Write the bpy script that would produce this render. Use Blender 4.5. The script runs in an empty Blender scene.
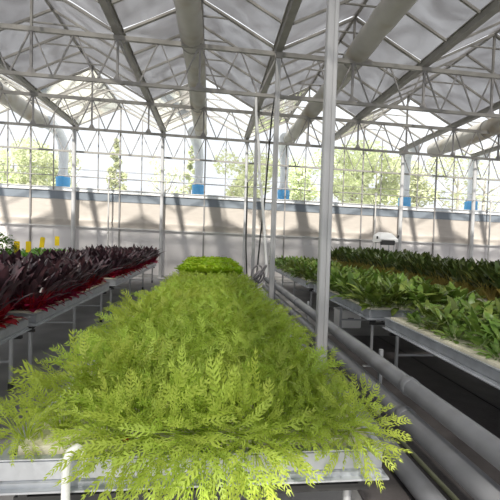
import bpy, math, random
from mathutils import Vector, Matrix, noise
C = bpy.context.scene.collection
H = 1.62                     # eye height
PI = math.pi
rnd = random.Random(7)

# ------------------------------------------------------------------ mesh helpers
class MB:
    def __init__(s): s.v = []; s.f = []; s.sm = []
    def add(s, vs, fs, smooth=False):
        n = len(s.v); s.v += [tuple(v) for v in vs]
        for f in fs: s.f.append(tuple(i+n for i in f)); s.sm.append(smooth)
    def box(s, x0, y0, z0, x1, y1, z1, b=0.0):
        if b <= 0:
            vs = [(x, y, z) for z in (z0, z1) for y in (y0, y1) for x in (x0, x1)]
            s.add(vs, [(0,2,3,1),(4,5,7,6),(0,1,5,4),(2,6,7,3),(0,4,6,2),(1,3,7,5)]); return
        # chamfered vertical edges and top edge
        def ring(i, z): return [(x0+i+b,y0+i,z),(x1-i-b,y0+i,z),(x1-i,y0+i+b,z),(x1-i,y1-i-b,z),(x1-i-b,y1-i,z),(x0+i+b,y1-i,z),(x0+i,y1-i-b,z),(x0+i,y0+i+b,z)]
        vs = ring(b, z0)+ring(0, z0+b)+ring(0, z1-b)+ring(b, z1); fs = [tuple(range(7,-1,-1)), tuple(range(24,32))]
        for r in range(3):
            for i in range(8): j=(i+1)%8; fs.append((r*8+i, r*8+j, r*8+8+j, r*8+8+i))
        s.add(vs, fs)
    def bar(s, a, b, w, h=None, up=(0,0,1)):
        a, b = Vector(a), Vector(b); h = h or w
        d = (b-a).normalized(); u = Vector(up)
        if abs(d.dot(u)) > .98: u = Vector((0,1,0))
        x = d.cross(u).normalized(); u = x.cross(d).normalized()
        vs = []
        for p in (a, b):
            for i, j in ((-1,-1),(1,-1),(1,1),(-1,1)): vs.append(p + x*(i*w/2) + u*(j*h/2))
        s.add(vs, [(0,1,2,3),(7,6,5,4),(0,4,5,1),(1,5,6,2),(2,6,7,3),(3,7,4,0)])
    def tube(s, pts, r, n=10, caps=True):
        pts = [Vector(p) for p in pts]; rs = r if isinstance(r, (list, tuple)) else [r]*len(pts)
        vs = []; ref = None
        for i, p in enumerate(pts):
            d = (pts[min(i+1,len(pts)-1)] - pts[max(i-1,0)]).normalized()
            if ref is None:
                ref = Vector((0,0,1)) if abs(d.z) < .9 else Vector((1,0,0))
            x = d.cross(ref).normalized(); y = x.cross(d).normalized(); ref = y
            for k in range(n):
                a = 2*PI*k/n; vs.append(p + (x*math.cos(a) + y*math.sin(a))*rs[i])
        fs = []
        for i in range(len(pts)-1):
            for k in range(n): j=(k+1)%n; fs.append((i*n+k, i*n+j, i*n+n+j, i*n+n+k))
        s.add(vs, fs, True)
        if caps:
            m = len(pts)-1
            s.add(vs[:n], [tuple(range(n-1,-1,-1))]); s.add(vs[m*n:], [tuple(range(n))])
    def build(s, name, m, parent=None):
        me = bpy.data.meshes.new(name); me.from_pydata(s.v, [], s.f)
        me.polygons.foreach_set('use_smooth', s.sm); me.materials.append(m); me.update()
        o = bpy.data.objects.new(name, me); C.objects.link(o)
        if parent is not None: o.parent = parent
        return o

def empty(name, loc=(0,0,0)):
    o = bpy.data.objects.new(name, None); o.empty_display_size = .1; o.location = loc; C.objects.link(o); return o
def tag(o, label, cat, group=None, kind=None):
    o['label'] = label; o['category'] = cat
    if group: o['group'] = group
    if kind: o['kind'] = kind
    return o
def struct(o): o['kind'] = 'structure'; return o
def kids(o): return list(KIDS.get(o.name, []))
KIDS = {}
def reg(root, *ch): KIDS[root.name] = list(ch)
def dup(root, loc, rot=(0,0,0), sc=1.0):
    r = root.copy(); C.objects.link(r); r.location = loc; r.rotation_euler = rot
    r.scale = (sc, sc, sc) if not isinstance(sc, tuple) else sc
    for ch in KIDS.get(root.name, []):
        c = ch.copy(); C.objects.link(c); c.parent = r
    return r

# ------------------------------------------------------------------ materials
def mat(name, col, rough=.5, metal=0., nscale=6., namt=.12, bump=0., bscale=40., obj_var=0., trans=0., tcol=None, alpha=0., stretch=None, spec=.5, col2=None, c2pos=(.45,.6), c2scale=4.):
    m = bpy.data.materials.new(name); m.use_nodes = True; nt = m.node_tree; N = nt.nodes; L = nt.links
    p = N['Principled BSDF']; out = N['Material Output']
    p.inputs['Roughness'].default_value = rough; p.inputs['Metallic'].default_value = metal
    p.inputs['Specular IOR Level'].default_value = spec
    tc = N.new('ShaderNodeTexCoord'); mp = N.new('ShaderNodeMapping'); L.new(tc.outputs['Object'], mp.inputs['Vector'])
    if stretch: mp.inputs['Scale'].default_value = stretch
    nz = N.new('ShaderNodeTexNoise'); nz.inputs['Scale'].default_value = nscale; nz.inputs['Detail'].default_value = 4
    L.new(mp.outputs[0], nz.inputs['Vector'])
    rgb = N.new('ShaderNodeRGB'); rgb.outputs[0].default_value = (*col, 1)
    src = rgb.outputs[0]
    if col2:
        n2 = N.new('ShaderNodeTexNoise'); n2.inputs['Scale'].default_value = c2scale; L.new(mp.outputs[0], n2.inputs['Vector'])
        mr0 = N.new('ShaderNodeMapRange'); mr0.inputs['From Min'].default_value = c2pos[0]; mr0.inputs['From Max'].default_value = c2pos[1]
        L.new(n2.outputs['Fac'], mr0.inputs['Value'])
        mx = N.new('ShaderNodeMix'); mx.data_type = 'RGBA'; L.new(mr0.outputs[0], mx.inputs['Factor'])
        L.new(src, mx.inputs['A']); mx.inputs['B'].default_value = (*col2, 1); src = mx.outputs['Result']
    hs = N.new('ShaderNodeHueSaturation'); L.new(src, hs.inputs['Color'])
    mr = N.new('ShaderNodeMapRange'); mr.inputs['From Min'].default_value=.25; mr.inputs['From Max'].default_value=.75
    mr.inputs['To Min'].default_value = 1-namt; mr.inputs['To Max'].default_value = 1+namt
    L.new(nz.outputs['Fac'], mr.inputs['Value']); val = mr.outputs[0]
    if obj_var:
        oi = N.new('ShaderNodeObjectInfo')
        m2 = N.new('ShaderNodeMapRange'); m2.inputs['To Min'].default_value=1-obj_var; m2.inputs['To Max'].default_value=1+obj_var
        L.new(oi.outputs['Random'], m2.inputs['Value'])
        mm = N.new('ShaderNodeMath'); mm.operation='MULTIPLY'; L.new(val, mm.inputs[0]); L.new(m2.outputs[0], mm.inputs[1]); val = mm.outputs[0]
        m3 = N.new('ShaderNodeMapRange'); m3.inputs['To Min'].default_value=.5-obj_var*.08; m3.inputs['To Max'].default_value=.5+obj_var*.08
        L.new(oi.outputs['Random'], m3.inputs['Value']); L.new(m3.outputs[0], hs.inputs['Hue'])
    L.new(val, hs.inputs['Value']); L.new(hs.outputs[0], p.inputs['Base Color'])
    if bump:
        nb = N.new('ShaderNodeTexNoise'); nb.inputs['Scale'].default_value = bscale; L.new(mp.outputs[0], nb.inputs['Vector'])
        b = N.new('ShaderNodeBump'); b.inputs['Strength'].default_value = bump; b.inputs['Distance'].default_value = .01
        L.new(nb.outputs['Fac'], b.inputs['Height']); L.new(b.outputs[0], p.inputs['Normal'])
    sh = p.outputs[0]
    if trans:
        t = N.new('ShaderNodeBsdfTranslucent'); mx = N.new('ShaderNodeMixShader'); mx.inputs[0].default_value = trans
        if tcol: t.inputs[0].default_value = (*tcol, 1)
        else: L.new(hs.outputs[0], t.inputs[0])
        L.new(sh, mx.inputs[1]); L.new(t.outputs[0], mx.inputs[2]); sh = mx.outputs[0]
    if alpha:
        t = N.new('ShaderNodeBsdfTransparent'); mx = N.new('ShaderNodeMixShader'); mx.inputs[0].default_value = alpha
        L.new(sh, mx.inputs[1]); L.new(t.outputs[0], mx.inputs[2]); sh = mx.outputs[0]
    L.new(sh, out.inputs['Surface'])
    return m

M = {}
M['steel'] = mat('galvanised_steel', (.50,.49,.475), .45, .15, 5, .12, .1)
M['beam'] = mat('roof_beam_steel', (.25,.24,.222), .5, .15, 4, .18)
M['web'] = mat('web_steel', (.24,.23,.225), .5, .1, 4, .1)
M['post'] = mat('white_painted_post', (.40,.40,.405), .4, .0, 3, .06)
M['trough'] = mat('aluminium_trough', (.50,.52,.55), .35, .45, 9, .16, .15, 30)
M['dark'] = mat('black_rail', (.03,.03,.03), .5)
M['leg'] = mat('leg_tube', (.42,.43,.44), .35, .4)
M['foam'] = mat('cream_foam', (.82,.77,.60), .8, 0, 12, .08, .3, 90, col2=(.45,.40,.22), c2pos=(.58,.75), c2scale=9)
M['duct'] = mat('duct_film', (.50,.485,.45), .5, 0, 2.5, .12, .35, 5, trans=.25, col2=(.40,.35,.28), c2pos=(.55,.7), c2scale=1.6)
M['pipe'] = mat('grey_pipe', (.18,.185,.20), .38, 0, 5, .14, .1, 20, col2=(.125,.125,.13), c2pos=(.5,.7), c2scale=3)
M['film'] = mat('shade_film', (.22,.21,.225), .6, 0, 1.2, .2, .9, 4, trans=.12, alpha=.24)
_nt = M['film'].node_tree; _tp = [n for n in _nt.nodes if n.type == 'MIX_SHADER'][-1]
_n = _nt.nodes.new('ShaderNodeTexNoise'); _n.inputs['Scale'].default_value = 1.1; _n.inputs['Detail'].default_value = 7; _n.inputs['Distortion'].default_value = 1.5
_g = _nt.nodes.new('ShaderNodeTexCoord'); _nt.links.new(_g.outputs['Object'], _n.inputs['Vector'])
_r = _nt.nodes.new('ShaderNodeMapRange'); _r.inputs['From Min'].default_value = .35; _r.inputs['From Max'].default_value = .68; _r.inputs['To Min'].default_value = .09; _r.inputs['To Max'].default_value = .27
_nt.links.new(_n.outputs['Fac'], _r.inputs['Value']); _nt.links.new(_r.outputs[0], _tp.inputs[0])
M['white_panel'] = mat('white_panel', (.82,.79,.785), .6, 0, 1.5, .05, trans=.25)
M['cream'] = mat('cream_sheet', (.54,.49,.44), .6, 0, 3, .05, .5, 3, trans=.2, stretch=(1,1,3))
M['shade_ledge_grey'] = mat('blue_grey_shade_and_ledge', (.17,.195,.225), .5, 0, 2.5, .10, .2, 6)  # wall band's cast shade put into the colour; the outside ledge shares the tone
M['coping'] = mat('pale_coping', (.72,.75,.77), .5)
M['concrete'] = mat('concrete_floor', (.36,.35,.345), .55, 0, 3, .15, .2, 30, col2=(.26,.255,.25), c2pos=(.45,.62), c2scale=.9)
M['mat'] = mat('black_weed_mat', (.075,.068,.068), .5, 0, 6, .25, .3, 60)
M['outside'] = mat('pale_ground', (.5,.5,.45), .9, 0, 1, .2)
M['blue'] = mat('blue_drum', (.05,.45,.92), .4, 0, 4, .1)
M['outduct'] = mat('pale_grey_duct', (.85,.87,.9), .5, 0, 3, .1)
M['white'] = mat('white_plastic', (.85,.85,.84), .35, 0, 4, .04)
M['black'] = mat('black_rubber', (.02,.02,.02), .5)
M['yellow'] = mat('yellow_card', (.95,.75,.02), .5, 0, 8, .08, trans=.3)
M['red'] = mat('red_plastic', (.6,.05,.03), .4)
M['bluetape'] = mat('blue_foot', (.02,.10,.45), .5)
M['greyhose'] = mat('grey_hose', (.20,.19,.20), .6)
M['box'] = mat('white_box', (.88,.87,.84), .7, 0, 6, .05)
M['bark'] = mat('tree_bark', (.34,.31,.27), .9, 0, 5, .2)
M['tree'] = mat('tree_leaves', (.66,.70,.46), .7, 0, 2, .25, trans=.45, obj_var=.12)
M['mizuna'] = mat('mizuna_leaf', (.42,.53,.09), .5, 0, 9, .25, trans=.4, tcol=(.50,.64,.07), obj_var=.2, spec=.3)
M['lettuce'] = mat('lettuce_leaf', (.40,.58,.03), .5, 0, 9, .2, trans=.35, obj_var=.12, spec=.3)
M['purple'] = mat('purple_leaf', (.050,.028,.034), .32, 0, 10, .3, trans=.08, obj_var=.25, spec=.6, col2=(.11,.05,.06), c2pos=(.5,.65), c2scale=9)
M['redstem'] = mat('crimson_leaf_stalk', (.34,.010,.035), .45, 0, 10, .25, trans=.25, obj_var=.2)
M['green'] = mat('dark_green_leaf', (.14,.22,.035), .40, 0, 9, .3, trans=.25, obj_var=.25, spec=.5, col2=(.26,.34,.07), c2pos=(.45,.65), c2scale=7)
M['palestem'] = mat('pale_leaf_stem', (.62,.68,.40), .5, 0, 8, .1, trans=.2)
M['tallgreen'] = mat('glossy_green_leaf', (.065,.095,.022), .36, 0, 9, .3, trans=.25, obj_var=.25, spec=.5, col2=(.13,.165,.035), c2pos=(.5,.65), c2scale=7)
M['goldstem'] = mat('golden_leaf_stalk', (.50,.42,.10), .45, 0, 8, .15, trans=.3, obj_var=.15)
M['basil'] = mat('bright_green_leaf', (.14,.30,.04), .45, 0, 9, .25, trans=.3, obj_var=.15)

def glass_mat():
    m = bpy.data.materials.new('clear_glass'); m.use_nodes = True; nt = m.node_tree; N = nt.nodes; L = nt.links
    N.remove(N['Principled BSDF']); out = N['Material Output']
    t = N.new('ShaderNodeBsdfTransparent'); t.inputs[0].default_value = (.96,.97,.98,1)
    g = N.new('ShaderNodeBsdfGlossy'); g.inputs['Roughness'].default_value = .08
    d = N.new('ShaderNodeBsdfTranslucent'); d.inputs[0].default_value = (.9,.92,.93,1)
    fr = N.new('ShaderNodeFresnel'); fr.inputs['IOR'].default_value = 1.3
    nz = N.new('ShaderNodeTexNoise'); nz.inputs['Scale'].default_value = 2.0
    mr = N.new('ShaderNodeMapRange'); mr.inputs['To Min'].default_value=.02; mr.inputs['To Max'].default_value=.12
    L.new(nz.outputs['Fac'], mr.inputs['Value'])
    a = N.new('ShaderNodeMixShader'); b = N.new('ShaderNodeMixShader')
    L.new(mr.outputs[0], a.inputs[0]); L.new(t.outputs[0], a.inputs[1]); L.new(d.outputs[0], a.inputs[2])
    L.new(fr.outputs[0], b.inputs[0]); L.new(a.outputs[0], b.inputs[1]); L.new(g.outputs[0], b.inputs[2])
    L.new(b.outputs[0], out.inputs['Surface']); return m
M['glass'] = glass_mat()

# ------------------------------------------------------------------ greenhouse frame
W = 3.2; X0 = 1.2775
ROWS = [-2.9, .48, 3.9, 7.31, 10.76, 14.0]
ZT, ZB, RISE = 3.83, 2.97, .78
KL, KR = -3, 4
def T(x, y, z):              # the frame drains and leans very slightly to one side
    z = z - .008*x
    return (x - .008*z, y, z + H)
GX = lambda k: X0 + W*k
XL, XR = GX(KL), GX(KR)

def post(x, y, top, w, d, label, rnd_=False):
    e = empty('support_post', (x - .008*(-H), y, 0))
    off = Vector(e.location)
    def P(z): return Vector(T(x, y, z)) - off
    m = MB()
    if rnd_: m.tube([P(-H), P(top)], w/2, 14)
    else:
        # rolled channel: rounded-corner box section with a shallow groove on the front
        a, b = P(-H), P(top)
        g = .012; hw, hd = w/2, d/2
        prof = [(-hw+g,-hd),(-g*1.2,-hd),(-g*.8,-hd+g),(g*.8,-hd+g),(g*1.2,-hd),(hw-g,-hd),(hw,-hd+g),(hw,hd-g),(hw-g,hd),(-hw+g,hd),(-hw,hd-g),(-hw,-hd+g)]
        n = len(prof); vs = [a+Vector((u,v,0)) for u,v in prof] + [b+Vector((u,v,0)) for u,v in prof]
        m.add(vs, [tuple(range(n-1,-1,-1)), tuple(range(n,2*n))] + [(i,(i+1)%n,n+(i+1)%n,n+i) for i in range(n)])
    m.build('shaft', M['post'], e)
    f = MB(); f.box(-w*.95,-d*.95-.02,0,w*.95,d*.95+.02,.015,.004)
    for sx in (-1,1):
        for sy in (-1,1): f.tube([(sx*w*.75,sy*(d*.8),.012),(sx*w*.75,sy*(d*.8),.035)],.008,6)
    f.build('base_plate', M['steel'], e)
    c = MB(); q = P(top); c.box(q.x-w*.8, q.y-d*.7, q.z-.10, q.x+w*.8, q.y+d*.7, q.z+.005, .005)
    c.build('top_bracket', M['beam'], e)
    return tag(e, label, 'post')
post(GX(0), ROWS[2], ZT, .125, .10, 'tall pale grey channel post nearest the camera, right of the mizuna bench')
post(GX(0), ROWS[3], ZT, .10, .09, 'pale grey post behind the nearest one, second in the row along the aisle')
post(GX(0), ROWS[4], ZT, .10, .09, 'third post of the aisle row, beside the white hanging hose')
for k, w, lab in [(-2,.15,'round grey post at the back wall behind the purple plants'),(-1,.13,'slim round post at the back wall left of the lettuce bench'),
               (0,.11,'thin white post at the back wall right of the lettuce bench'),(1,.12,'post at the back wall hidden behind the nearest post'),
               (2,.15,'round post at the back wall just right of the white heater'),(3,.14,'round post at the back wall near the right edge of the photo')]:
    post(GX(k), ROWS[5]-.22, ZT, w, w, lab, True)

lab_t = {1:'lattice roof truss closest to the camera, overhead of the front bench',2:'lattice roof truss over the nearest post',
         3:'lattice roof truss at the second post, the large one across the top of the photo',4:'lattice roof truss at the third post, below the large one',5:'lattice roof truss against the back wall'}
for r in (2,3,4,5):
    y = ROWS[r] - (.12 if r == 5 else 0)
    e = empty('roof_truss', (XL, y, ZT+H)); off = Vector(e.location)
    L_ = lambda x, z, dy=0: Vector(T(x, y+dy, z)) - off
    m = MB(); m.bar(L_(XL,ZT), L_(XR,ZT), .06, .085); m.build('top_chord', M['beam'], e)
    m = MB(); m.bar(L_(XL,ZB), L_(XR,ZB), .05, .065); m.build('bottom_chord', M['beam'], e)
    for i in range(int((XR-XL)/.8+.5)):
        xa = XL + .8*i
        m = MB(); m.bar(L_(xa+.03,ZT-.03), L_(xa+.38,ZB+.03), .026); m.build('web_brace', M['web'], e)
        m = MB(); m.bar(L_(xa+.42,ZB+.03), L_(xa+.77,ZT-.03), .026); m.build('web_brace', M['web'], e)
        if i % 2 == 0 and r != 5:
            m = MB(); m.bar(L_(xa,ZB), L_(xa,ZT), .042)
            p = L_(xa, ZB); m.add([p+Vector(v) for v in ((-.09,-.012,.03),(.09,-.012,.03),(.03,-.012,.14),(-.03,-.012,.14),(-.09,.012,.03),(.09,.012,.03),(.03,.012,.14),(-.03,.012,.14))],
                                  [(0,1,2,3),(7,6,5,4),(0,4,5,1),(1,5,6,2),(2,6,7,3),(3,7,4,0)])
            m.build('upright', M['web'], e)
    tag(e, lab_t[r], 'truss')
# gutters
gl = {-3:'farthest left',-2:'second from the left',-1:'left of the central duct',0:'above the row of aisle posts',1:'wide diagonal one at upper right',2:'right of the wide diagonal one',3:'near the right edge',4:'farthest right'}
for k in range(KL, KR+1):
    x = GX(k); m = MB(); y0, y1 = ROWS[0], 13.97
    prof = [(-.11,.17),(-.11,.15),(-.08,.15),(-.065,.04),(.065,.04),(.08,.15),(.11,.15),(.11,.17),(.07,.17),(.052,.055),(-.052,.055),(-.07,.17)]
    n = len(prof); vs = [T(x+a, y0, ZT+b) for a,b in prof] + [T(x+a, y1, ZT+b) for a,b in prof]
    m.add(vs, [(i,(i+1)%n,n+(i+1)%n,n+i) for i in range(n)])
    m.add(vs, [(0,1,2,11),(2,3,10,11),(3,4,9,10),(4,5,8,9),(5,6,7,8)])
    o = m.build('roof_gutter', M['beam'])
    tag(o, 'steel roof gutter running to the back wall, %s' % gl[k], 'gutter')
# roof slopes (ceiling) + glazing bars + ridge
BS = 3.42/4
for k in range(KL, KR):
    for side in (0, 1):
        xa = GX(k)+.10 if side == 0 else GX(k+1)-.10; xb = GX(k)+W/2
        for r in range(5):
            ya, yb = ROWS[r], ROWS[r+1]
            clear = r == 4
            m = MB(); ny, nx = (2, 2) if clear else (10, 6)
            g0 = ya + (.028 if r == 3 else 0); g1 = yb - (.028 if r == 2 else 0)
            vs = []
            for j in range(ny+1):
                for i in range(nx+1):
                    u = i/nx; v = j/ny; x = xa+(xb-xa)*u; y = g0+(g1-g0)*v; z = ZT+.17+RISE*u
                    if not clear: z += .035*noise.noise(Vector((x*1.3, y*1.5, k*3.1))) - .03*math.sin(v*4*PI)**2
                    vs.append(T(x,y,z))
            m.add(vs, [(j*(nx+1)+i, j*(nx+1)+i+1, (j+1)*(nx+1)+i+1, (j+1)*(nx+1)+i) for j in range(ny) for i in range(nx)], True)
            o = struct(m.build('ceiling', M['glass'] if clear else M['film']))
            for q in range(4):
                yy = ya + (yb-ya)*q/4
                b = MB(); b.bar(T(xa,yy,ZT+.13), T(xb,yy,ZT+.13+RISE), .035 if q else .06, .045)
                b.build('glazing_bar', M['beam'], o)
    m = MB(); xm = GX(k)+W/2; m.bar(T(xm,ROWS[0],ZT+.16+RISE), T(xm,14.0,ZT+.16+RISE), .06, .07)
    tag(m.build('ridge_beam', M['beam']), 'slim steel ridge beam of the roof bay %s' % ['at the far left','second from the left','just left of the central duct bay','directly over the central duct','over the large right hand duct','over the right hand benches','at the far right'][k-KL], 'beam')
    # collar ties near the ridge
    m = MB()
    for r in range(5):
        for q in range(4):
            yy = ROWS[r] + (ROWS[r+1]-ROWS[r])*q/4; zc = ZT+.12+RISE*.62
            m.bar(T(xm-.62,yy,zc), T(xm+.62,yy,zc), .026)
            if q == 0: m.bar(T(xm,yy,ZT), T(xm,yy,ZT+.12+RISE), .04)
    struct(m.build('trim_%d' % (k-KL+10), M['beam']))

# ------------------------------------------------------------------ air ducts
def duct(x, r, label, y0=-2.5, sag=.0):
    zc = ZT+.20
    e = empty('air_duct', (x, y0, zc+H)); off = Vector(e.location)
    pts = []; rs = []; y = y0; i = 0
    while y < 13.93:
        pts.append(Vector(T(x + .02*math.sin(y*.9), y, zc + .02*math.sin(y*1.7+x)))-off); rs.append(r*(1 - (.05 if i % 4 == 0 else 0) + .015*math.sin(i*2.3))); y += .28; i += 1
    pts.append(Vector(T(x, 13.95, zc))-off); rs.append(r)
    m = MB(); m.tube(pts, rs, 22, caps=True); m.build('duct_sleeve', M['duct'], e)
    for yy in ROWS[1:5]:
        for dy in (0,):
            c = Vector(T(x, yy+.25, zc)) - off; b = MB(); n = 22; vs = []
            for s in (-.02,.02):
                for q in (r*1.0, r*1.045):
                    for a in range(n): an=2*PI*a/n; vs.append(c+Vector((math.cos(an)*q, s, math.sin(an)*q)))
            fs = []
            for a in range(n):
                j=(a+1)%n; fs += [(n+a,n+j,3*n+j,3*n+a),(a,2*n+a,2*n+j,j),(a,j,n+j,n+a),(2*n+a,3*n+a,3*n+j,2*n+j)]
            b.add(vs, fs, True)
            b.bar(c+Vector((0,0,r)), c+Vector((0,0,r+.35)), .012); b.build('hanging_strap', M['beam'], e)
    tag(e, label, 'duct')
duct(-6.35,.27,'fat grey fabric air duct at the upper left edge of the photo')
duct(-.50,.235,'long beige grey air duct running overhead down the centre of the photo')
duct(2.98,.235,'grey air duct slanting overhead between the two tall front posts and the right gutter')
duct(9.1,.30,'grey air duct at the upper right, ending at the back wall')
duct(12.3,.27,'short visible stretch of grey air duct at the far right edge')

# ------------------------------------------------------------------ back wall
YW = 14.0
def qbox(m, x0, x1, y0, y1, z0, z1):     # box following the frame's slight slope, z relative to the eye
    vs = [T(x,y,z) for z in (z0,z1) for y in (y0,y1) for x in (x0,x1)]
    m.add(vs, [(0,2,3,1),(4,5,7,6),(0,1,5,4),(2,6,7,3),(0,4,6,2),(1,3,7,5)])
m = MB(); m.box(XL, YW, 0, XR, YW+.06, H+.25); wb = struct(m.build('wall_back', M['white_panel']))
for i in range(int((XR-XL)/.8)):
    b = MB(); x = XL+.8*i; b.box(x-.008, YW-.012, 0, x+.008, YW, H+.12); b.build('batten', M['white_panel'], wb)
m = MB(); m.box(XL, YW-.05, 0, XR, YW, .1, .01); struct(m.build('baseboard_back', M['steel']))
m = MB(); qbox(m, XL, XR, YW-.07, YW-.001, .17, .22); struct(m.build('trim_1', M['steel']))
# cream sheet; fold along its foot is added to cast a shadow line
m = MB(); nx = 260; prof = [(.21,0),(.28,-.004),(.36,-.01),(.42,-.035),(.47,-.02),(.53,-.006),(.7,-.003),(.95,-.002),(1.2,0)]
vs = []
for i in range(nx+1):
    x = XL+(XR-XL)*i/nx
    for z, d in prof:
        w = .03*noise.noise(Vector((x*1.2,z,3)))
        vs.append(T(x, YW-.006+d*(1+1.2*noise.noise(Vector((x*3,z*2,0)))), z + (w if .3 < z < .6 else 0)))
n = len(prof); m.add(vs, [(i*n+j, i*n+j+1, (i+1)*n+j+1, (i+1)*n+j) for i in range(nx) for j in range(n-1)], True)
struct(m.build('wall_back_upper', M['cream']))
m = MB(); qbox(m, XL, XR, YW-.02, YW+.05, 1.2, 1.5); struct(m.build('trim_2', M['shade_ledge_grey']))  # strip of shade on the upper wall, painted as a blue-grey band
m = MB(); qbox(m, XL, XR, YW-.05, YW+.05, 1.5, 1.53); qbox(m, XL, XR, YW-.03, YW+.05, 1.63, 1.66); struct(m.build('trim_3', M['steel']))
m = MB(); qbox(m, XL, XR, YW, YW+.05, 1.53, 1.63); struct(m.build('trim_4', M['coping']))
# glazing, one window per bay
for n_, k in enumerate(range(KL, KR)):
    a, b_ = GX(k), GX(k+1); m = MB(); xm = (a+b_)/2
    m.add([T(a,YW,1.66),T(b_,YW,1.66),T(b_,YW,ZT+.15),T(xm,YW,ZT+.15+RISE),T(a,YW,ZT+.15)], [(0,1,2,3,4)])
    w = struct(m.build('window_%d' % (n_+1), M['glass']))
    for i in range(1,4):
        x = a+.8*i; f = MB(); ztop = ZT+.15+RISE*(1-abs(x-xm)/1.6)
        if i == 2: f.bar(T(x,YW-.035,-H), T(x,YW-.035,ztop), .05, .05)
        else: f.bar(T(x,YW-.02,1.5), T(x,YW-.02,ztop), .032, .035)
        f.build('mullion', M['web'], w)
    f = MB(); f.bar(T(a,YW-.02,2.33), T(b_,YW-.02,2.33), .018); f.build('transom', M['web'], w)
    f = MB(); f.bar(T(a,YW,ZT+.15), T(xm,YW,ZT+.15+RISE), .05, .07); f.bar(T(xm,YW,ZT+.15+RISE), T(b_,YW,ZT+.15), .05, .07); f.build('gable_rafter', M['beam'], w)
# side walls
for nm, x in (('left', XL-.05), ('right', XR+.05)):
    m = MB(); m.box(x-.03, ROWS[0], 0, x+.03, YW, 1.8); struct(m.build('wall_'+nm, M['white_panel']))
m = MB(); m.box(XL-.1, -4, -.1, XR+.1, YW+.05, 0); struct(m.build('floor', M['concrete']))
m = MB(); m.box(-60, YW+.05, -.25, 70, 90, -.1); struct(m.build('ground', M['outside']))
m = MB(); m.box(1.0, -1.5, 0, 6.3, 5.85, .012, .003); struct(m.build('floor_mat', M['mat']))
for x in (2.35, 2.9, 3.55):
    s = MB(); s.box(x, -1.5, .0125, x+.03, 5.8, .018); struct(s.build('mat_seam', M['dark']))

# water rail along the back wall with its standpipes
e = empty('water_rail', (0, 13.72, H+2.05)); off = Vector(e.location)
m = MB(); m.tube([Vector(T(XL+.1,13.72,2.03))-off, Vector(T(XR-.1,13.72,2.03))-off], .018, 8); m.build('pipe', M['web'], e)
for x in (-3.85, 6.55, 11.6):
    s = MB(); s.tube([Vector(T(x,13.70,2.03))-off, Vector(T(x,13.70,-H))-off], .028, 8)
    p = Vector(T(x,13.70,2.03))-off; s.tube([p+Vector((0,0,-.05)), p+Vector((0,0,.06))], .055, 10); s.build('standpipe', M['steel'], e)
tag(e, 'thin horizontal water pipe with standpipes crossing in front of the back windows', 'pipe')

# ------------------------------------------------------------------ outside: coolers and trees
m = MB(); m.box(XL-2, YW+.1, -.1, XR+2, YW+1.9, H+1.38, .02); tag(m.build('low_outbuilding', M['shade_ledge_grey']), 'flat blue grey ledge outside under the blue drums', 'building')
for i, (x, lab) in enumerate([(-6.0,'blue cooler drum outside, leftmost one behind the left windows'),(-.62,'blue cooler drum outside, seen left of the aisle posts'),
        (3.0,'blue cooler drum outside, seen between the second post and the nearest post'),(8.5,'blue cooler drum outside, just right of the white heater'),(11.7,'blue cooler drum outside, rightmost one')]):
    z0 = H+1.38; sl = -.008*x
    e = empty('cooler_drum', (x, YW+1.0, z0)); m = MB()
    m.tube([(0,0,0),(0,0,.04),(0,0,.1),(0,0,.3),(0,0,.5),(0,0,.75+sl),(0,0,.78+sl)], [.25,.27,.26,.27,.26,.27,.25], 20); m.build('drum', M['blue'], e)
    m = MB(); m.tube([(0,0,.76+sl),(0,0,1.0+sl),(0,0,1.9),(-.05,-.05,2.3),(-.15,-.3,2.6),(-.2,-.65,2.68),(-.2,-.95,2.68)], [.24,.17,.19,.2,.22,.23,.24], 18); m.build('elbow_duct', M['outduct'], e)
    m = MB()
    for a in range(6): an=a*PI/3; m.bar((.26*math.cos(an),.26*math.sin(an),.75+sl),(.16*math.cos(an),.16*math.sin(an),1.0+sl),.02)
    m.build('collar', M['steel'], e); tag(e, lab, 'cooler')

def crown_mesh(seed, n, rx, rz, hz, conic=False):
    r = random.Random(seed); m = MB()
    blobs = []
    for i in range(16 if conic else 12):
        a = r.uniform(0,2*PI) if not conic else i*2.4; z = r.uniform(-.8,.9) if not conic else -.9+i*.12; q = (1-z)*.3*rx if conic else rx*math.sqrt(max(.05,1-z*z))*r.uniform(.3,.85)
        blobs.append((math.cos(a)*q, math.sin(a)*q, hz+z*rz, rx*r.uniform(.28,.45)*(1.1*(1.15-.5*(z+1)) if conic else 1)))
    for i in range(n):
        bx,by,bz,br = blobs[i%len(blobs)]
        d = Vector((r.gauss(0,1),r.gauss(0,1),r.gauss(0,1))).normalized()*br*r.uniform(.5,1.0)
        p = Vector((bx,by,bz))+d; u = Vector((r.gauss(0,1),r.gauss(0,1),r.gauss(0,1))).normalized(); w = u.orthogonal().normalized(); s = r.uniform(.07,.15)
        m.add([p-u*s, p+w*s*.5, p+u*s, p-w*s*.5], [(0,1,2,3)])
    return m
def trunk_mesh(seed, h, r0, rx):
    r = random.Random(seed); m = MB(); m.tube([(0,0,0),(.05,.02,h*.4),(-.03,.04,h*.75),(0,0,h*1.1)], [r0,r0*.8,r0*.5,r0*.15], 8)
    for i in range(9):
        z = h*r.uniform(.35,.95); a = r.uniform(0,2*PI); l = rx*r.uniform(.5,.95)
        m.tube([(0,0,z),(math.cos(a)*l*.5,math.sin(a)*l*.5,z+l*.35),(math.cos(a)*l,math.sin(a)*l,z+l*.9)],[r0*.35,r0*.2,r0*.06],5)
    return m
trees = []
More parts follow.
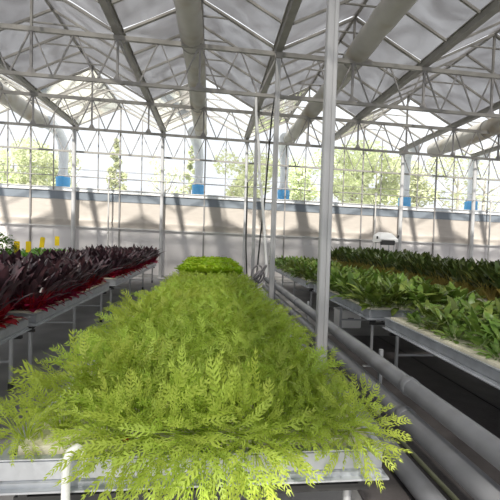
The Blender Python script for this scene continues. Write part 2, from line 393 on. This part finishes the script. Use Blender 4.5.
for i,(n,rx,rz,hz,con) in enumerate([(2600,1.6,1.8,4.4,False),(1500,.95,2.0,4.0,True),(420,1.3,1.6,4.6,False)]):
    e = empty('tree', (0,-50,0)); c = crown_mesh(20+i,n,rx,rz,hz,con).build('crown', M['tree'], e); t = trunk_mesh(30+i,hz,.13,rx).build('trunk', M['bark'], e)
    reg(e, c, t); trees.append(e)
tl = [(-12.6,24,0,1.0,'wide leafy pale green tree outside at the far left windows'),(-9.8,23,0,.95,'rounded pale tree outside, second from the left'),(-6.2,23.5,1,1.0,'narrow pointed tree outside between the two left wall posts'),
      (-3.3,25,2,.85,'sparse low tree outside left of the lettuce bench'),(-1.5,24,1,1.0,'narrow pointed tree outside, left of the central blue drum'),(2.2,24,0,1.0,'leafy tree outside seen just left of the aisle posts'),
      (6.0,24,0,1.05,'leafy tree outside seen right of the second post'),(9.6,24,0,1.15,'big leafy tree outside seen right of the nearest post'),(11.9,25,0,1.1,'big leafy tree outside directly behind the heater'),
      (14.4,24,0,1.1,'leafy tree outside right of the heater'),(17.6,24,2,1.05,'nearly bare tree outside near the right edge'),(20.6,25,2,1.1,'nearly bare tree outside at the right edge')]
used = set()
for x, y, v, s, lab in tl:
    if v not in used: o = trees[v]; used.add(v); s *= 1.32; o.location = (x,y,-.1); o.scale=(s,s,s)
    else: o = dup(trees[v], (x,y,-.1), (0,0,rnd.uniform(0,6)), s*1.32)
    tag(o, lab, 'tree', 'trees beyond the back windows')

# ------------------------------------------------------------------ benches
RIM = .72
def bench(x0, x1, y0, y1, label, legs=3):
    e = empty('growing_bench', ((x0+x1)/2, (y0+y1)/2, 0)); cx, cy = e.location.x, e.location.y
    a, b, c, d = x0-cx, x1-cx, y0-cy, y1-cy
    m = MB(); t = .012
    # outer profile of the trough wall: lip, web with a bead, lower flange
    prof = [(0,0),(.02,0),(.02,-.012),(t,-.012),(t,-.085),(t+.012,-.092),(t,-.099),(t,-.118),(-.012,-.118),(-.012,-.126),(t*2,-.126),(t*2+.002,-.02),(.035,-.012),(.035,.0),(.03,.006),(.0,.006)]
    def ringpt(off, z): return [(a+off,c+off,RIM+z),(b-off,c+off,RIM+z),(b-off,d-off,RIM+z),(a+off,d-off,RIM+z)]
    vs = []; [vs.extend(ringpt(o_, z)) for o_, z in prof]; n = len(prof); fs = []
    for i in range(n):
        j=(i+1)%n
        for k in range(4): l=(k+1)%4; fs.append((i*4+k, i*4+l, j*4+l, j*4+k))
    m.add(vs, fs)
    m.build('trough_wall', M['trough'], e)
    f = MB(); f.box(a+.02, c+.02, RIM-.122, b-.02, d-.02, RIM-.11); f.build('trough_floor', M['trough'], e)
    for x in (a+.09, b-.09):
        r = MB(); r.bar((x,c+.03,RIM-.148), (x,d-.03,RIM-.148), .035, .042); r.build('under_rail', M['dark'], e)
    for y in (c+.06, d-.06):
        r = MB(); r.bar((a+.05,y,RIM-.19), (b-.05,y,RIM-.19), .035, .03); r.build('cross_beam', M['dark'], e)
    for i in range(legs):
        y = c+.12+(d-c-.24)*i/(legs-1)
        for s in (0,1):
            x = a+.12 if s == 0 else b-.12
            l = MB(); l.tube([(x,y,.0),(x,y,RIM-.16)], .02, 10); lo = l.build('leg', M['leg'], e)
            g = MB(); g.tube([(x,y,0),(x,y,.09)], .026, 10); g.build('foot_sleeve', M['bluetape'] if i == 0 and x0 < -1.5 else M['dark'], lo)
            q = MB(); q.box(x-.035,y-.03,RIM-.185,x+.035,y+.03,RIM-.14,.004); q.build('clamp', M['dark'], lo)
        if i not in (0,):
            r = MB(); r.bar((a+.12,y,.30), (b-.12,y,.30), .022); r.build('brace', M['leg'], e)
    tag(e, label, 'bench'); return e

def rafts(x0, x1, y0, y1, n, label, nx=6, first_inset=.06):
    ym = (y1-y0-2*first_inset)/n
    for i in range(n):
        ya = y0+first_inset+ym*i+.004; yb = ya+ym-.008; xa, xb = x0+.055, x1-.055
        ny = max(2, int((yb-ya)/.24)); m = MB(); zt = RIM+.022; zb = RIM-.03
        dx = (xb-xa)/nx; dy = (yb-ya)/ny; r = .022
        cx0, cy0 = (xa+xb)/2, (ya+yb)/2
        for p in range(nx):
            for q in range(ny):
                cx, cy = xa+dx*(p+.5)-cx0, ya+dy*(q+.5)-cy0; hx, hy = dx/2, dy/2
                out = [(-hx,-hy),(0,-hy),(hx,-hy),(hx,0),(hx,hy),(0,hy),(-hx,hy),(-hx,0)]
                an = [-135,-90,-45,0,45,90,135,180]
                inn = [(r*math.cos(math.radians(w)), r*math.sin(math.radians(w))) for w in an]
                vs = [(cx+u,cy+v,zt) for u,v in out]+[(cx+u,cy+v,zt) for u,v in inn]+[(cx+u*.8,cy+v*.8,zt-.03) for u,v in inn]
                m.add(vs, [(k,(k+1)%8,8+(k+1)%8,8+k) for k in range(8)]+[(8+k,8+(k+1)%8,16+(k+1)%8,16+k) for k in range(8)]+[tuple(range(16,24))])
        ex, ey = xa-cx0, ya-cy0
        vs = [(ex,ey,zt),(-ex,ey,zt),(-ex,-ey,zt),(ex,-ey,zt)]+[(ex-.004,ey-.003,zb),(-ex+.004,ey-.003,zb),(-ex+.004,-ey+.003,zb),(ex-.004,-ey+.003,zb)]
        m.add(vs, [(0,4,5,1),(1,5,6,2),(2,6,7,3),(3,7,4,0),(7,6,5,4)])
        # two skids so the board stands on the trough floor
        for sx in (-1,1): m.box(sx*abs(ex)*.7-.03, ey+.05, RIM-.112, sx*abs(ex)*.7+.03, -ey-.05, zb)
        o = m.build('foam_raft', M['foam']); o.location = (cx0, cy0, 0)
        tag(o, label, 'planting board', label.split(',')[0] + 's')

CX = (-.81,.79); LX = (-3.45,-1.85); RX = (2.12,3.72); OX = (4.42,6.02); QX = (-5.85,-4.25)
bench(*CX, 1.44, 4.25, 'long aluminium trough bench nearest the camera, under the feathery mizuna', 3)
bench(*CX, 4.31, 7.62, 'aluminium trough bench behind the nearest one, under shorter mizuna', 3)
bench(*CX, 8.02, 12.65, 'metal trough bench at the back centre carrying bright lettuce', 4)
bench(*LX, .9, 3.88, 'nearest trough bench at left with purple plants, cut by the photo edge', 3)
bench(*LX, 4.02, 6.8, 'middle trough bench at left under the purple plants', 3)
bench(*LX, 7.2, 12.4, 'farthest trough bench at left under the purple plants', 4)
bench(*RX, .6, 4.08, 'nearest trough bench at right with sparse green plants on bare foam', 3)
bench(*RX, 4.5, 7.1, 'middle trough bench at right, above the white box on the floor', 3)
bench(*RX, 7.5, 12.5, 'farthest trough bench at right, seen between the aisle posts', 4)
bench(*OX, 3.4, 8.2, 'near trough bench at the far right under tall golden stemmed plants', 4)
bench(*OX, 8.5, 13.3, 'back trough bench at the far right under tall dark plants', 4)
bench(*QX, 6.5, 12.4, 'trough bench behind the purple plants carrying green herbs', 4)
rafts(*CX, 1.44, 4.25, 3, 'cream foam raft under the tall mizuna, nearest bench')
rafts(*CX, 4.31, 7.62, 3, 'cream foam raft under the short mizuna, second bench')
rafts(*CX, 8.02, 12.65, 4, 'cream foam raft under the bright lettuce, back bench')
rafts(*LX, .9, 3.88, 3, 'foam raft under the purple plants, nearest left bench')
rafts(*LX, 4.02, 6.8, 3, 'foam raft under the purple plants, middle left bench')
rafts(*LX, 7.2, 12.4, 4, 'foam raft under the purple plants, farthest left bench')
rafts(*RX, .6, 4.08, 3, 'bare cream foam raft between sparse plants, nearest right bench')
rafts(*RX, 4.5, 7.1, 3, 'foam raft under dark green plants, middle right bench')
rafts(*RX, 7.5, 12.5, 4, 'foam raft under dark green plants, farthest right bench')
rafts(*OX, 3.4, 8.2, 4, 'foam raft under golden stemmed plants, near outer right bench')
rafts(*OX, 8.5, 13.3, 4, 'foam raft under tall dark plants, back outer right bench')
rafts(*QX, 6.5, 12.4, 4, 'foam raft under the herbs, outer left bench')
ZP = RIM+.012      # plant base level

# ------------------------------------------------------------------ plants
def arc(r, az, l, up0, droop, n, wob=.0):
    """points of a leaf midrib starting upright (elevation up0) and drooping"""
    p = Vector((0,0,0)); pts = [p.copy()]; el = up0; a = az
    for i in range(n):
        el -= droop/n*(.4+1.2*i/n); a += r.uniform(-wob,wob)
        p = p + Vector((math.cos(a)*math.cos(el), math.sin(a)*math.cos(el), math.sin(el)))*(l/n); pts.append(p.copy())
    return pts
def side_of(pts, i):
    d = (pts[min(i+1,len(pts)-1)]-pts[max(i-1,0)]).normalized()
    s = d.cross(Vector((0,0,1)))
    if s.length < .05: s = Vector((1,0,0))
    s.normalize(); return d, s, s.cross(d).normalized()

def mizuna_mesh(seed, leaves=54, L0=.28):
    r = random.Random(seed); m = MB()
    for k in range(leaves):
        az = k*2.399+r.uniform(-.4,.4); q = k/leaves
        l = L0*r.uniform(.6,1.2); up = math.radians(r.uniform(64,88)-26*q); dr = math.radians(r.uniform(15,95)+20*q)
        n = 8; pts = arc(r, az, l, up, dr, n, .16)
        base = Vector((math.cos(az), math.sin(az), 0))*r.uniform(.005,.05); pts = [p+base for p in pts]
        tw = r.uniform(-1.2,1.2); b0 = len(m.v)
        for i in range(n+1):
            d, s, u = side_of(pts, i); s2 = s*math.cos(tw)+u*math.sin(tw); w = .0032*(1-i/n*.6)
            m.v += [tuple(pts[i]-s2*w), tuple(pts[i]+s2*w)]
        for i in range(n): m.f.append((b0+2*i,b0+2*i+1,b0+2*i+3,b0+2*i+2)); m.sm.append(True)
        st = r.choice((3,4,4,5))
        for i2 in range(st*2, n*2+1):
            i = min(n, i2//2); d, s, u = side_of(pts, i); c = pts[i] if i2 % 2 == 0 or i == n else (pts[i]+pts[i+1])/2
            f = .5+.6*math.sin(PI*(i2-st*2)/(2*n-st*2+1))
            for sg in (-1,1):
                ll = r.uniform(.012,.032)*f*(l/.27); s2 = (s*math.cos(tw)+u*math.sin(tw))*sg
                ww = ll*r.uniform(.09,.17); tip = c+s2*ll*r.uniform(.3,.9)+d*ll*r.uniform(.8,1.7)+u*ll*r.uniform(-.6,.5)
                mid = c+s2*ll*.5+d*ll*.45
                m.add([c-d*ww, mid-d*ww*.5+s2*ww, tip, mid+d*ww*1.2-s2*ww*.4, c+d*ww], [(0,1,2,3,4)])
        d,s,u = side_of(pts, n); m.add([pts[n]-s*.005, pts[n]+d*l*.08, pts[n]+s*.005], [(0,1,2)])
    return m

def blade(m, pts, width, r, shape, ruffle=0., cup=.0, st=0):
    """a leaf blade along pts[st:] with width profile; 4 cross divisions"""
    n = len(pts)-1; rows = []; nb = len(m.v)
    for i in range(st, n+1):
        t = (i-st)/(n-st); d, s, u = side_of(pts, i); w = width*shape(t)
        for j in (-1,-.5,0,.5,1):
            z = cup*abs(j)**1.5*w + (ruffle*width*r.uniform(-1,1)*abs(j) if abs(j) > .4 else 0)
            m.v.append(tuple(pts[i]+s*(j*w)+u*z+d*(ruffle*width*.5*r.uniform(-1,1)*(abs(j)==1))))
    rws = n-st
    for i in range(rws):
        for j in range(4): a = nb+i*5+j; m.f.append((a,a+1,a+6,a+5)); m.sm.append(True)
def stalk(m, pts, w0, w1, k):
    m.tube(pts[:k+1], [w0+(w1-w0)*i/k for i in range(k+1)], 5, caps=False)
oval = lambda t: max(.06, math.sin(PI*min(1, t*.93+.05))**.75)
spoon = lambda t: max(.05, math.sin(PI*(t**.8)*.96+.03)**.7)

def lettuce_mesh(seed):
    r = random.Random(seed); m = MB()
    for k in range(17):
        q = k/17; az = k*2.399; l = .19*r.uniform(.8,1.1)*(1-.15*q)
        pts = arc(r, az, l, math.radians(82-48*(1-q)*1.0+r.uniform(-8,8)), math.radians(35), 5, .1)
        blade(m, pts, .065, r, lambda t: .35+.65*math.sin(PI*(t*.75)), .22, .25)
    return m
def build_plants(kind, nvar, fn):
    out = []
    for v in range(nvar): out.append(fn(v))
    return out

def two_part(name, seed, nl, L, up, droop, wid, st, stemr, leafm, stemm, shape=oval, ruffle=.06, cup=.15, spread=.02, n=7, leafname='leaves', stemname='stalks'):
    r = random.Random(seed); a = MB(); b = MB()
    for k in range(nl):
        q = k/nl; az = k*2.399+r.uniform(-.3,.3); l = r.uniform(*L)
        pts = arc(r, az, l, math.radians(r.uniform(*up)-14*q), math.radians(r.uniform(*droop)), n, .08)
        o = Vector((math.cos(az),math.sin(az),0))*spread*r.random(); pts = [p+o for p in pts]
        blade(a, pts, wid*r.uniform(.75,1.15), r, shape, ruffle, cup, st)
        stalk(b, pts, stemr, stemr*.45, st+1)
    e = empty(name, (0,-40,0)); c1 = a.build(leafname, leafm, e); c2 = b.build(stemname, stemm, e); reg(e, c1, c2)
    return e

class Planter:
    def __init__(s, protos): s.p = protos; s.used = set()
    def put(s, loc, rot, sc, label, cat, group):
        v = rnd.randrange(len(s.p)); o = s.p[v]
        if v in s.used: o = dup(o, loc, rot, sc)
        else: s.used.add(v); o.location = loc; o.rotation_euler = rot; o.scale = (sc,sc,sc)
        return tag(o, label, cat, group)
    def field(s, X, y0, y1, nx, dy, sc, tilt, label, cat, group, jit=.03, skip=None):
        n = 0; ny = int((y1-y0-.1)/dy)
        for j in range(ny):
            for i in range(nx):
                x = X[0]+.1+(X[1]-X[0]-.2)*(i+.5)/nx+rnd.uniform(-jit,jit); y = y0+.1+dy*(j+.5)+rnd.uniform(-jit,jit)
                if skip and skip(x,y): continue
                k = sc(x,y) if callable(sc) else sc
                s.put((x,y,ZP), (rnd.uniform(-tilt,tilt),rnd.uniform(-tilt,tilt),rnd.uniform(0,6.28)), k*rnd.uniform(.88,1.12), label, cat, group); n += 1
        return n

mz = Planter([mizuna_mesh(100+i).build('mizuna_plant', M['mizuna']) for i in range(7)])
def szc(x, y): return 1.08 - .16*(x+.8)/1.6 - (.12 if x > .6 else 0) - ((.16 if abs(x) > .32 else .06) if y < 1.75 else 0)
for side, ax, ay in (('front', 0, 0),): pass
mz.field(CX, 1.47, 4.27, 9, .185, szc, .16, 'feathery light green mizuna plant packed on the nearest centre bench', 'plant', 'tall mizuna on the nearest bench')
mz.field(CX, 4.3, 7.65, 8, .22, lambda x,y: .82-.05*(y-4.3), .14, 'feathery light green mizuna plant packed on the second centre bench', 'plant', 'short mizuna on the second bench')
# plants leaning out over the front and the side edges of the bench
for (x, lean, sc) in [(-.74,.25,.7),(.45,.35,.75),(.58,.3,.75),(-.42,.8,.75),(-.30,.95,.9),(-.18,1.1,1.05),(-.05,1.05,1.1),(.08,1.2,1.15),(.20,1.1,1.1),(.31,.7,.7),(.66,1.0,.8)]:
    mz.put((x, 1.53, ZP+.03), (lean,rnd.uniform(-.15,.15),rnd.uniform(-.3,.3)), sc, 'mizuna plant spilling over the front rim of the nearest bench', 'plant', 'mizuna spilling over the front rim')

def proto_single(name, fn, mt, seeds): return Planter([fn(s).build(name, mt) for s in seeds])
lt = proto_single('lettuce', lettuce_mesh, M['lettuce'], [1,2,3,4])
lt.field(CX, 8.0, 12.65, 7, .225, 1.35, .1, 'bright yellow green frilly lettuce on the back centre bench', 'lettuce', 'lettuces on the back centre bench', .015)

pp = Planter([two_part('purple_leaf_plant', 200+i, 25, (.26,.50), (62,90), (10,60), .040, 3, .006, M['purple'], M['redstem'], oval, .14, .35, .06) for i in range(5)])
rl = []
def red_skirt(seed):
    r = random.Random(seed); m = MB()
    for k in range(16):
        az = k*2.399; pts = arc(r, az, r.uniform(.16,.28), math.radians(r.uniform(25,75)), math.radians(70), 5, .1); blade(m, pts, .042, r, oval, .14, .1)
    return m
for i, e in enumerate(pp.p):
    c = red_skirt(300+i).build('lower_leaves', M['redstem'], e); KIDS[e.name].append(c)
for (a, b, lab, g) in [(2.0,3.9,'dark purple upright plant with crimson lower leaves, nearest left bench','purple plants on the nearest left bench'),
                  (4.02,6.8,'dark purple upright plant with crimson lower leaves, middle left bench','purple plants on the middle left bench'),
                  (7.2,12.5,'dark purple upright plant with crimson lower leaves, farthest left bench','purple plants on the farthest left bench')]:
    pp.field((LX[0],LX[1]+.06), a, b, 7, .225, 1.14, .14, lab, 'plant', g)

gp = Planter([two_part('leafy_green_plant', 400+i, 28, (.16,.34), (35,88), (25,75), .036, 2, .005, M['green'], M['palestem'], oval, .26, .1, .05) for i in range(5)])
gp.field(RX, 1.3, 4.1, 6, .26, lambda x,y: .6 if x < 2.45 else (.95 if x < 2.75 else 1.15), .25, 'low green leafy plant on the nearest right bench with cream foam showing', 'plant', 'greens on the nearest right bench', .04, skip=lambda x,y: x < 2.45 and rnd.random() < .25)
gp.field((RX[0]-.06,RX[1]), 4.45, 7.15, 7, .225, 1.32, .15, 'bushy dark green leafy plant on the middle right bench', 'plant', 'greens on the middle right bench')
gp.field((RX[0]-.04,RX[1]), 7.5, 12.5, 6, .25, 1.25, .15, 'bushy dark green leafy plant on the farthest right bench', 'plant', 'greens on the farthest right bench')

tp = Planter([two_part('tall_stemmed_plant', 500+i, 28, (.38,.68), (70,90), (10,55), .048, 4, .007, M['tallgreen'], M['goldstem'], oval, .12, .2, .05) for i in range(5)])
tp.field(OX, 3.5, 8.2, 5, .27, 1.06, .12, 'tall dark green plant on golden stalks, near outer right bench', 'plant', 'tall plants on the near outer right bench')
tp.field(OX, 8.5, 13.3, 5, .29, 1.14, .12, 'tall dark green plant on golden stalks, back outer right bench', 'plant', 'tall plants on the back outer right bench')

hp = Planter([two_part('green_herb', 600+i, 16, (.32,.46), (60,86), (20,60), .045, 2, .005, M['basil'], M['palestem'], oval, .1, .1, .02) for i in range(3)])
hp.field(QX, 6.5, 12.4, 4, .33, 1.0, .12, 'green herb plant on the bench behind the purple plants', 'plant', 'herbs behind the purple plants')

def bush(loc, r0, n, label, name='bushy_herb'):
    e = empty(name, loc); r = random.Random(9); m = MB(); s = MB()
    for i in range(9):
        a = i*2.4; s.tube([(0,0,0),(math.cos(a)*r0*.4,math.sin(a)*r0*.4,r0*.9),(math.cos(a)*r0*.7,math.sin(a)*r0*.7,r0*1.7)],[.012,.008,.004],5)
    for i in range(n):
        d = Vector((r.gauss(0,1),r.gauss(0,1),r.gauss(0,1))).normalized()*r0*r.uniform(.6,1)
        p = Vector((0,0,r0*1.25))+Vector((d.x,d.y,d.z*1.1)); az = math.atan2(d.y,d.x)
        pts = [p+q for q in arc(r, az+r.uniform(-.8,.8), .11, math.radians(r.uniform(0,60)), 1.2, 3)]
        blade(m, pts, .03, r, oval, .08, .1)
    m.build('foliage', M['basil'], e); s.build('stems', M['palestem'], e); return tag(e, label, 'plant')
bush((-4.72, 8.3, ZP), .38, 600, 'tall bushy green herb at the left edge beside the yellow cards')
# upright sprout among the greens seen left of the nearest post
o = two_part('tall_sprout', 77, 7, (.3,.42), (70,88), (10,30), .05, 3, .007, M['basil'], M['palestem']); o.location = (2.85,9.1,ZP+.06)
tag(o, 'single taller bright leafy sprout among the farthest right greens', 'plant')

# yellow sticky cards on canes
for x, y, z, c, lab in [(-4.5,8.75,1.10,1,'yellow sticky card nearest the bushy herb, first of the four'),(-4.5,9.3,1.09,1,'second yellow sticky card from the left, tilted'),
                     (-4.5,9.85,1.2,1,'third yellow sticky card from the left, taller'),(-4.5,10.9,1.22,1,'rightmost yellow sticky card, by itself')]:
    e = empty('sticky_card', (x,y,ZP)); m = MB(); h = z-ZP
    m.box(-.06,-.003,h,.06,.003,h+.26); m.box(-.05,-.004,h+.26,.05,.004,h+.275); cd = m.build('card', M['yellow'], e)
    s = MB(); s.tube([(0,.005,0),(0,.005,h+.2)],.005,6); s.build('cane', M['palestem'], e)
    e.rotation_euler = (0, rnd.uniform(-.12,.12), rnd.uniform(-.2,.5)); tag(e, lab, 'card', 'yellow sticky cards')

# ------------------------------------------------------------------ heating pipes and aisle bits
for x, z, r, lab in [(1.50,.565,.066,'topmost grey heating pipe running along the right aisle'),(1.48,.335,.072,'middle grey heating pipe below the topmost one'),(1.36,.095,.072,'lowest grey heating pipe near the floor, beside the bench')]:
    e = empty('heating_pipe', (x, 5, z)); m = MB(); pts = []; rs = []
    y = -5.5; i = 0
    while y <= 4.6: pts.append((0,y,0)); rs.append(r); y += .4
    m.tube(pts, rs, 20); m.build('pipe', M['pipe'], e)
    for yy in (-2.55, .9):
        c = MB(); c.tube([(0,yy-.035,0),(0,yy-.03,0),(0,yy+.03,0),(0,yy+.035,0)], [r,r+.006,r+.006,r], 20); c.build('coupling', M['pipe'], e)
    tag(e, lab, 'pipe')
for y, lab in [(.9,'steel stand holding the heating pipes, nearest the camera'),(3.1,'steel stand holding the heating pipes, just before the nearest post'),(5.6,'steel stand holding the heating pipes, middle of the aisle'),(8.6,'steel stand holding the heating pipes, far end of the aisle')]:
    e = empty('pipe_stand', (1.59,y,0)); m = MB(); m.bar((.01,0,0),(.01,0,.64),.03); m.build('upright', M['leg'], e)
    for zz in (.485,.25):
        h = MB(); h.bar((.02,0,zz),(-.16,0,zz),.022,.012); h.build('hook', M['leg'], e)
    f = MB(); f.box(-.06,-.05,0,.07,.05,.01); f.build('foot', M['leg'], e)
    tag(e, lab, 'stand')
# yellowish hose lying between the two lower pipes
m = MB(); m.tube([(1.60+.015*math.sin(y*2), y, .02) for y in [-.2+.25*i for i in range(24)]], .018, 8)
tag(m.build('garden_hose', mat('pale_hose',(.42,.43,.26),.5)), 'pale green hose lying on the floor beside the lowest heating pipe', 'hose')
# white box under the right benches
e = empty('storage_box', (2.66,6.55,0)); m = MB(); m.box(-.21,-.17,0,.21,.17,.30,.012); m.build('body', M['box'], e)
m = MB(); m.box(-.22,-.18,.295,.22,.18,.335,.01); m.build('lid', M['box'], e)
m = MB(); m.box(-.06,-.176,.18,.06,-.168,.2); m.build('handle', M['greyhose'], e)
tag(e, 'white storage box on the floor under the middle right bench', 'box')
m = MB(); m.tube([Vector((1.56,9.5,ZT+H)),Vector((1.50,9.5,3.3+H)),Vector((1.38,9.5,.81+H)),Vector((1.31,9.5,.1+H)),Vector((1.25,9.5,-.96+H)),Vector((1.22,9.45,-H+.01+H))], .022, 8)
tag(m.build('power_cable', M['black']), 'black cable slanting down beside the second aisle post', 'cable')
m = MB(); m.tube([Vector(p)+Vector((0,0,H)) for p in [(1.03,9.3,ZT),(1.05,9.3,3.3),(1.12,9.3,2.7),(1.17,9.3,2.3),(1.2,9.3,1.6),(1.28,9.3,1.2),(1.38,9.3,.3),(1.48,9.3,-.7),(1.5,9.3,-1.6)]], .035, 10)
tag(m.build('hanging_hose', M['white']), 'white hose hanging from the roof beside the third aisle post', 'hose')
e = empty('hook_bar', (1.1,10.5,0)); m = MB(); m.tube([(.02,0,0),(-.08,0,1.5),(-.1,0,3.3)], .02, 8); m.build('rod', M['black'], e)
m = MB(); m.tube([(-.1,0,3.3),(.02,.0,3.45),(.17,.0,3.62)], .02, 8); m.build('hook', M['steel'], e); tag(e, 'thin dark rod with an angled top beside the third aisle post', 'rod')
# coil of grey hose hanging at the bench end
m = MB(); pts = []
for i in range(130):
    a = i*.32; q = .10+.07*math.sin(a*.43); pts.append((1.04+q*math.cos(a)+.05*math.sin(a*.37), 7.85+.08*math.sin(a*.21), .80+q*1.2*math.sin(a*1.07)+.07*math.cos(a*.29)))
m.tube(pts, .02, 6); coil = m
e = empty('hose_coil', (1.06,7.85,0)); c = coil.build('coil', M['greyhose'], e); c.location = (-1.06,-7.85,0)
s = MB(); s.tube([(0,.08,0),(0,.08,.99),(0,-.02,1.02)],.015,8); s.build('stake', M['steel'], e)
tag(e, 'tangled dark grey hose coil on a stake between the lettuce and the aisle posts', 'hose')
# white cane-shaped overflow pipe at the front of the nearest bench
e = empty('overflow_pipe', (-.53,1.405,0)); m = MB()
m.tube([(0,0,0),(0,0,.70),(.003,.0,.745),(.015,.0,.775),(.035,.005,.785),(.055,.01,.77),(.063,.02,.735)], .0165, 12); m.build('pipe', M['white'], e)
m = MB(); m.tube([(0,0,.52),(0,0,.56)], .021, 12); m.tube([(0,0,.545),(.05,0,.535)], .014, 10); m.build('elbow', M['white'], e)
tag(e, 'white hooked plastic pipe in front of the nearest bench rim', 'pipe')
# red clip
e = MB(); e.box(-.012,-.008,0,.012,.008,.02,.003); e.tube([(-.01,0,.018),(0,0,.03),(.01,0,.018)],.003,6)
o = e.build('seedling_clip', M['red']); o.location = (-.335,1.52,RIM+.022); tag(o, 'small red clip lying on the cream foam of the nearest bench', 'clip')

# white hooded heater on a stand beyond the tall plants
e = empty('fan_heater', (6.45,12.6,0)); zb = 1.60
m = MB(); w,d = .36,.3
vs = [(-w,-d,zb+.10),(w,-d,zb+.10),(w,d,zb+.06),(-w,d,zb+.06),(-w*.95,-d*1.05,zb+.20),(w*.95,-d*1.05,zb+.20),(w*.9,d,zb+.34),(-w*.9,d,zb+.34),(-w*.55,-d*.3,zb+.42),(w*.55,-d*.3,zb+.42),(w*.5,d*.7,zb+.46),(-w*.5,d*.7,zb+.46)]
m.add(vs, [(3,2,1,0),(0,1,5,4),(1,2,6,5),(2,3,7,6),(3,0,4,7),(4,5,9,8),(5,6,10,9),(6,7,11,10),(7,4,8,11),(8,9,10,11)]); m.build('hood', M['white'], e)
m = MB(); m.box(-.30,-.34,zb-.02,.22,-.2,zb+.16,.02); m.build('air_inlet', M['black'], e)
m = MB(); m.tube([(.34,-.2,zb+.2),(.42,-.2,zb+.34)], .035, 8); m.build('knob', M['black'], e); m = MB(); m.tube([(-.36,-.1,zb+.2),(-.36,-.1,zb+.3)], .03, 8); m.build('knob', M['black'], e)
for sx in (-1,1):
    for sy in (-1,1): m = MB(); m.bar((sx*.26,sy*.2,0),(sx*.26,sy*.2,zb+.1),.03); m.build('leg', M['leg'], e)
tag(e, 'white hooded heater with a dark front, showing above the tall plants', 'heater')

# ------------------------------------------------------------------ light
wd = bpy.data.worlds.new('World'); bpy.context.scene.world = wd; wd.use_nodes = True; nt = wd.node_tree; bg = nt.nodes['Background']
tc = nt.nodes.new('ShaderNodeTexCoord'); nz = nt.nodes.new('ShaderNodeTexNoise'); nz.inputs['Scale'].default_value = 2.2; nz.inputs['Detail'].default_value = 5
cr = nt.nodes.new('ShaderNodeMix'); cr.data_type = 'RGBA'; cr.inputs['A'].default_value = (.86,.92,1,1); cr.inputs['B'].default_value = (1,1,1,1)
nt.links.new(tc.outputs['Generated'], nz.inputs['Vector']); nt.links.new(nz.outputs['Fac'], cr.inputs['Factor']); nt.links.new(cr.outputs['Result'], bg.inputs['Color'])
bg.inputs['Strength'].default_value = 1.2
sl = bpy.data.lights.new('Sun', 'SUN'); sl.energy = 10.5; sl.angle = math.radians(2.2); sl.color = (1,.95,.86)
so = bpy.data.objects.new('Sun', sl); C.objects.link(so)
so.rotation_euler = Vector((.22,.80,-1)).to_track_quat('-Z','Y').to_euler(); so.location = (-3,-5,12)

# ------------------------------------------------------------------ camera
F, YAW, PITCH, ROLL = 353.3, .1092, -.0311, .0363
cam = bpy.data.cameras.new('Camera'); cam.sensor_width = 36; cam.lens = F/500*36; cam.clip_end = 300; cam.clip_start = .05
co = bpy.data.objects.new('Camera', cam); C.objects.link(co)
def ray(u, v):
    c, s = math.cos(ROLL), math.sin(ROLL); u, v = u*c+v*s, -u*s+v*c
    x, d, z = u, 1., -v
    c, s = math.cos(PITCH), math.sin(PITCH); d, z = d*c-z*s, z*c+d*s
    c, s = math.cos(YAW), math.sin(YAW); return Vector((x*c+d*s, -x*s+d*c, z))
fw = ray(0,0); rt = (ray(1,0)-fw).normalized(); up = (ray(0,-1)-fw).normalized()
mt = Matrix(((rt.x,up.x,-fw.x),(rt.y,up.y,-fw.y),(rt.z,up.z,-fw.z))).to_4x4(); mt.translation = (0,0,H)
co.matrix_world = mt
sc = bpy.context.scene; sc.camera = co
sc.view_settings.view_transform = 'Standard'; sc.view_settings.look = 'None'; sc.view_settings.gamma = 1; sc.view_settings.use_curve_mapping = False
sc.view_settings.exposure = 0.0
sc.cycles.transparent_max_bounces = 16
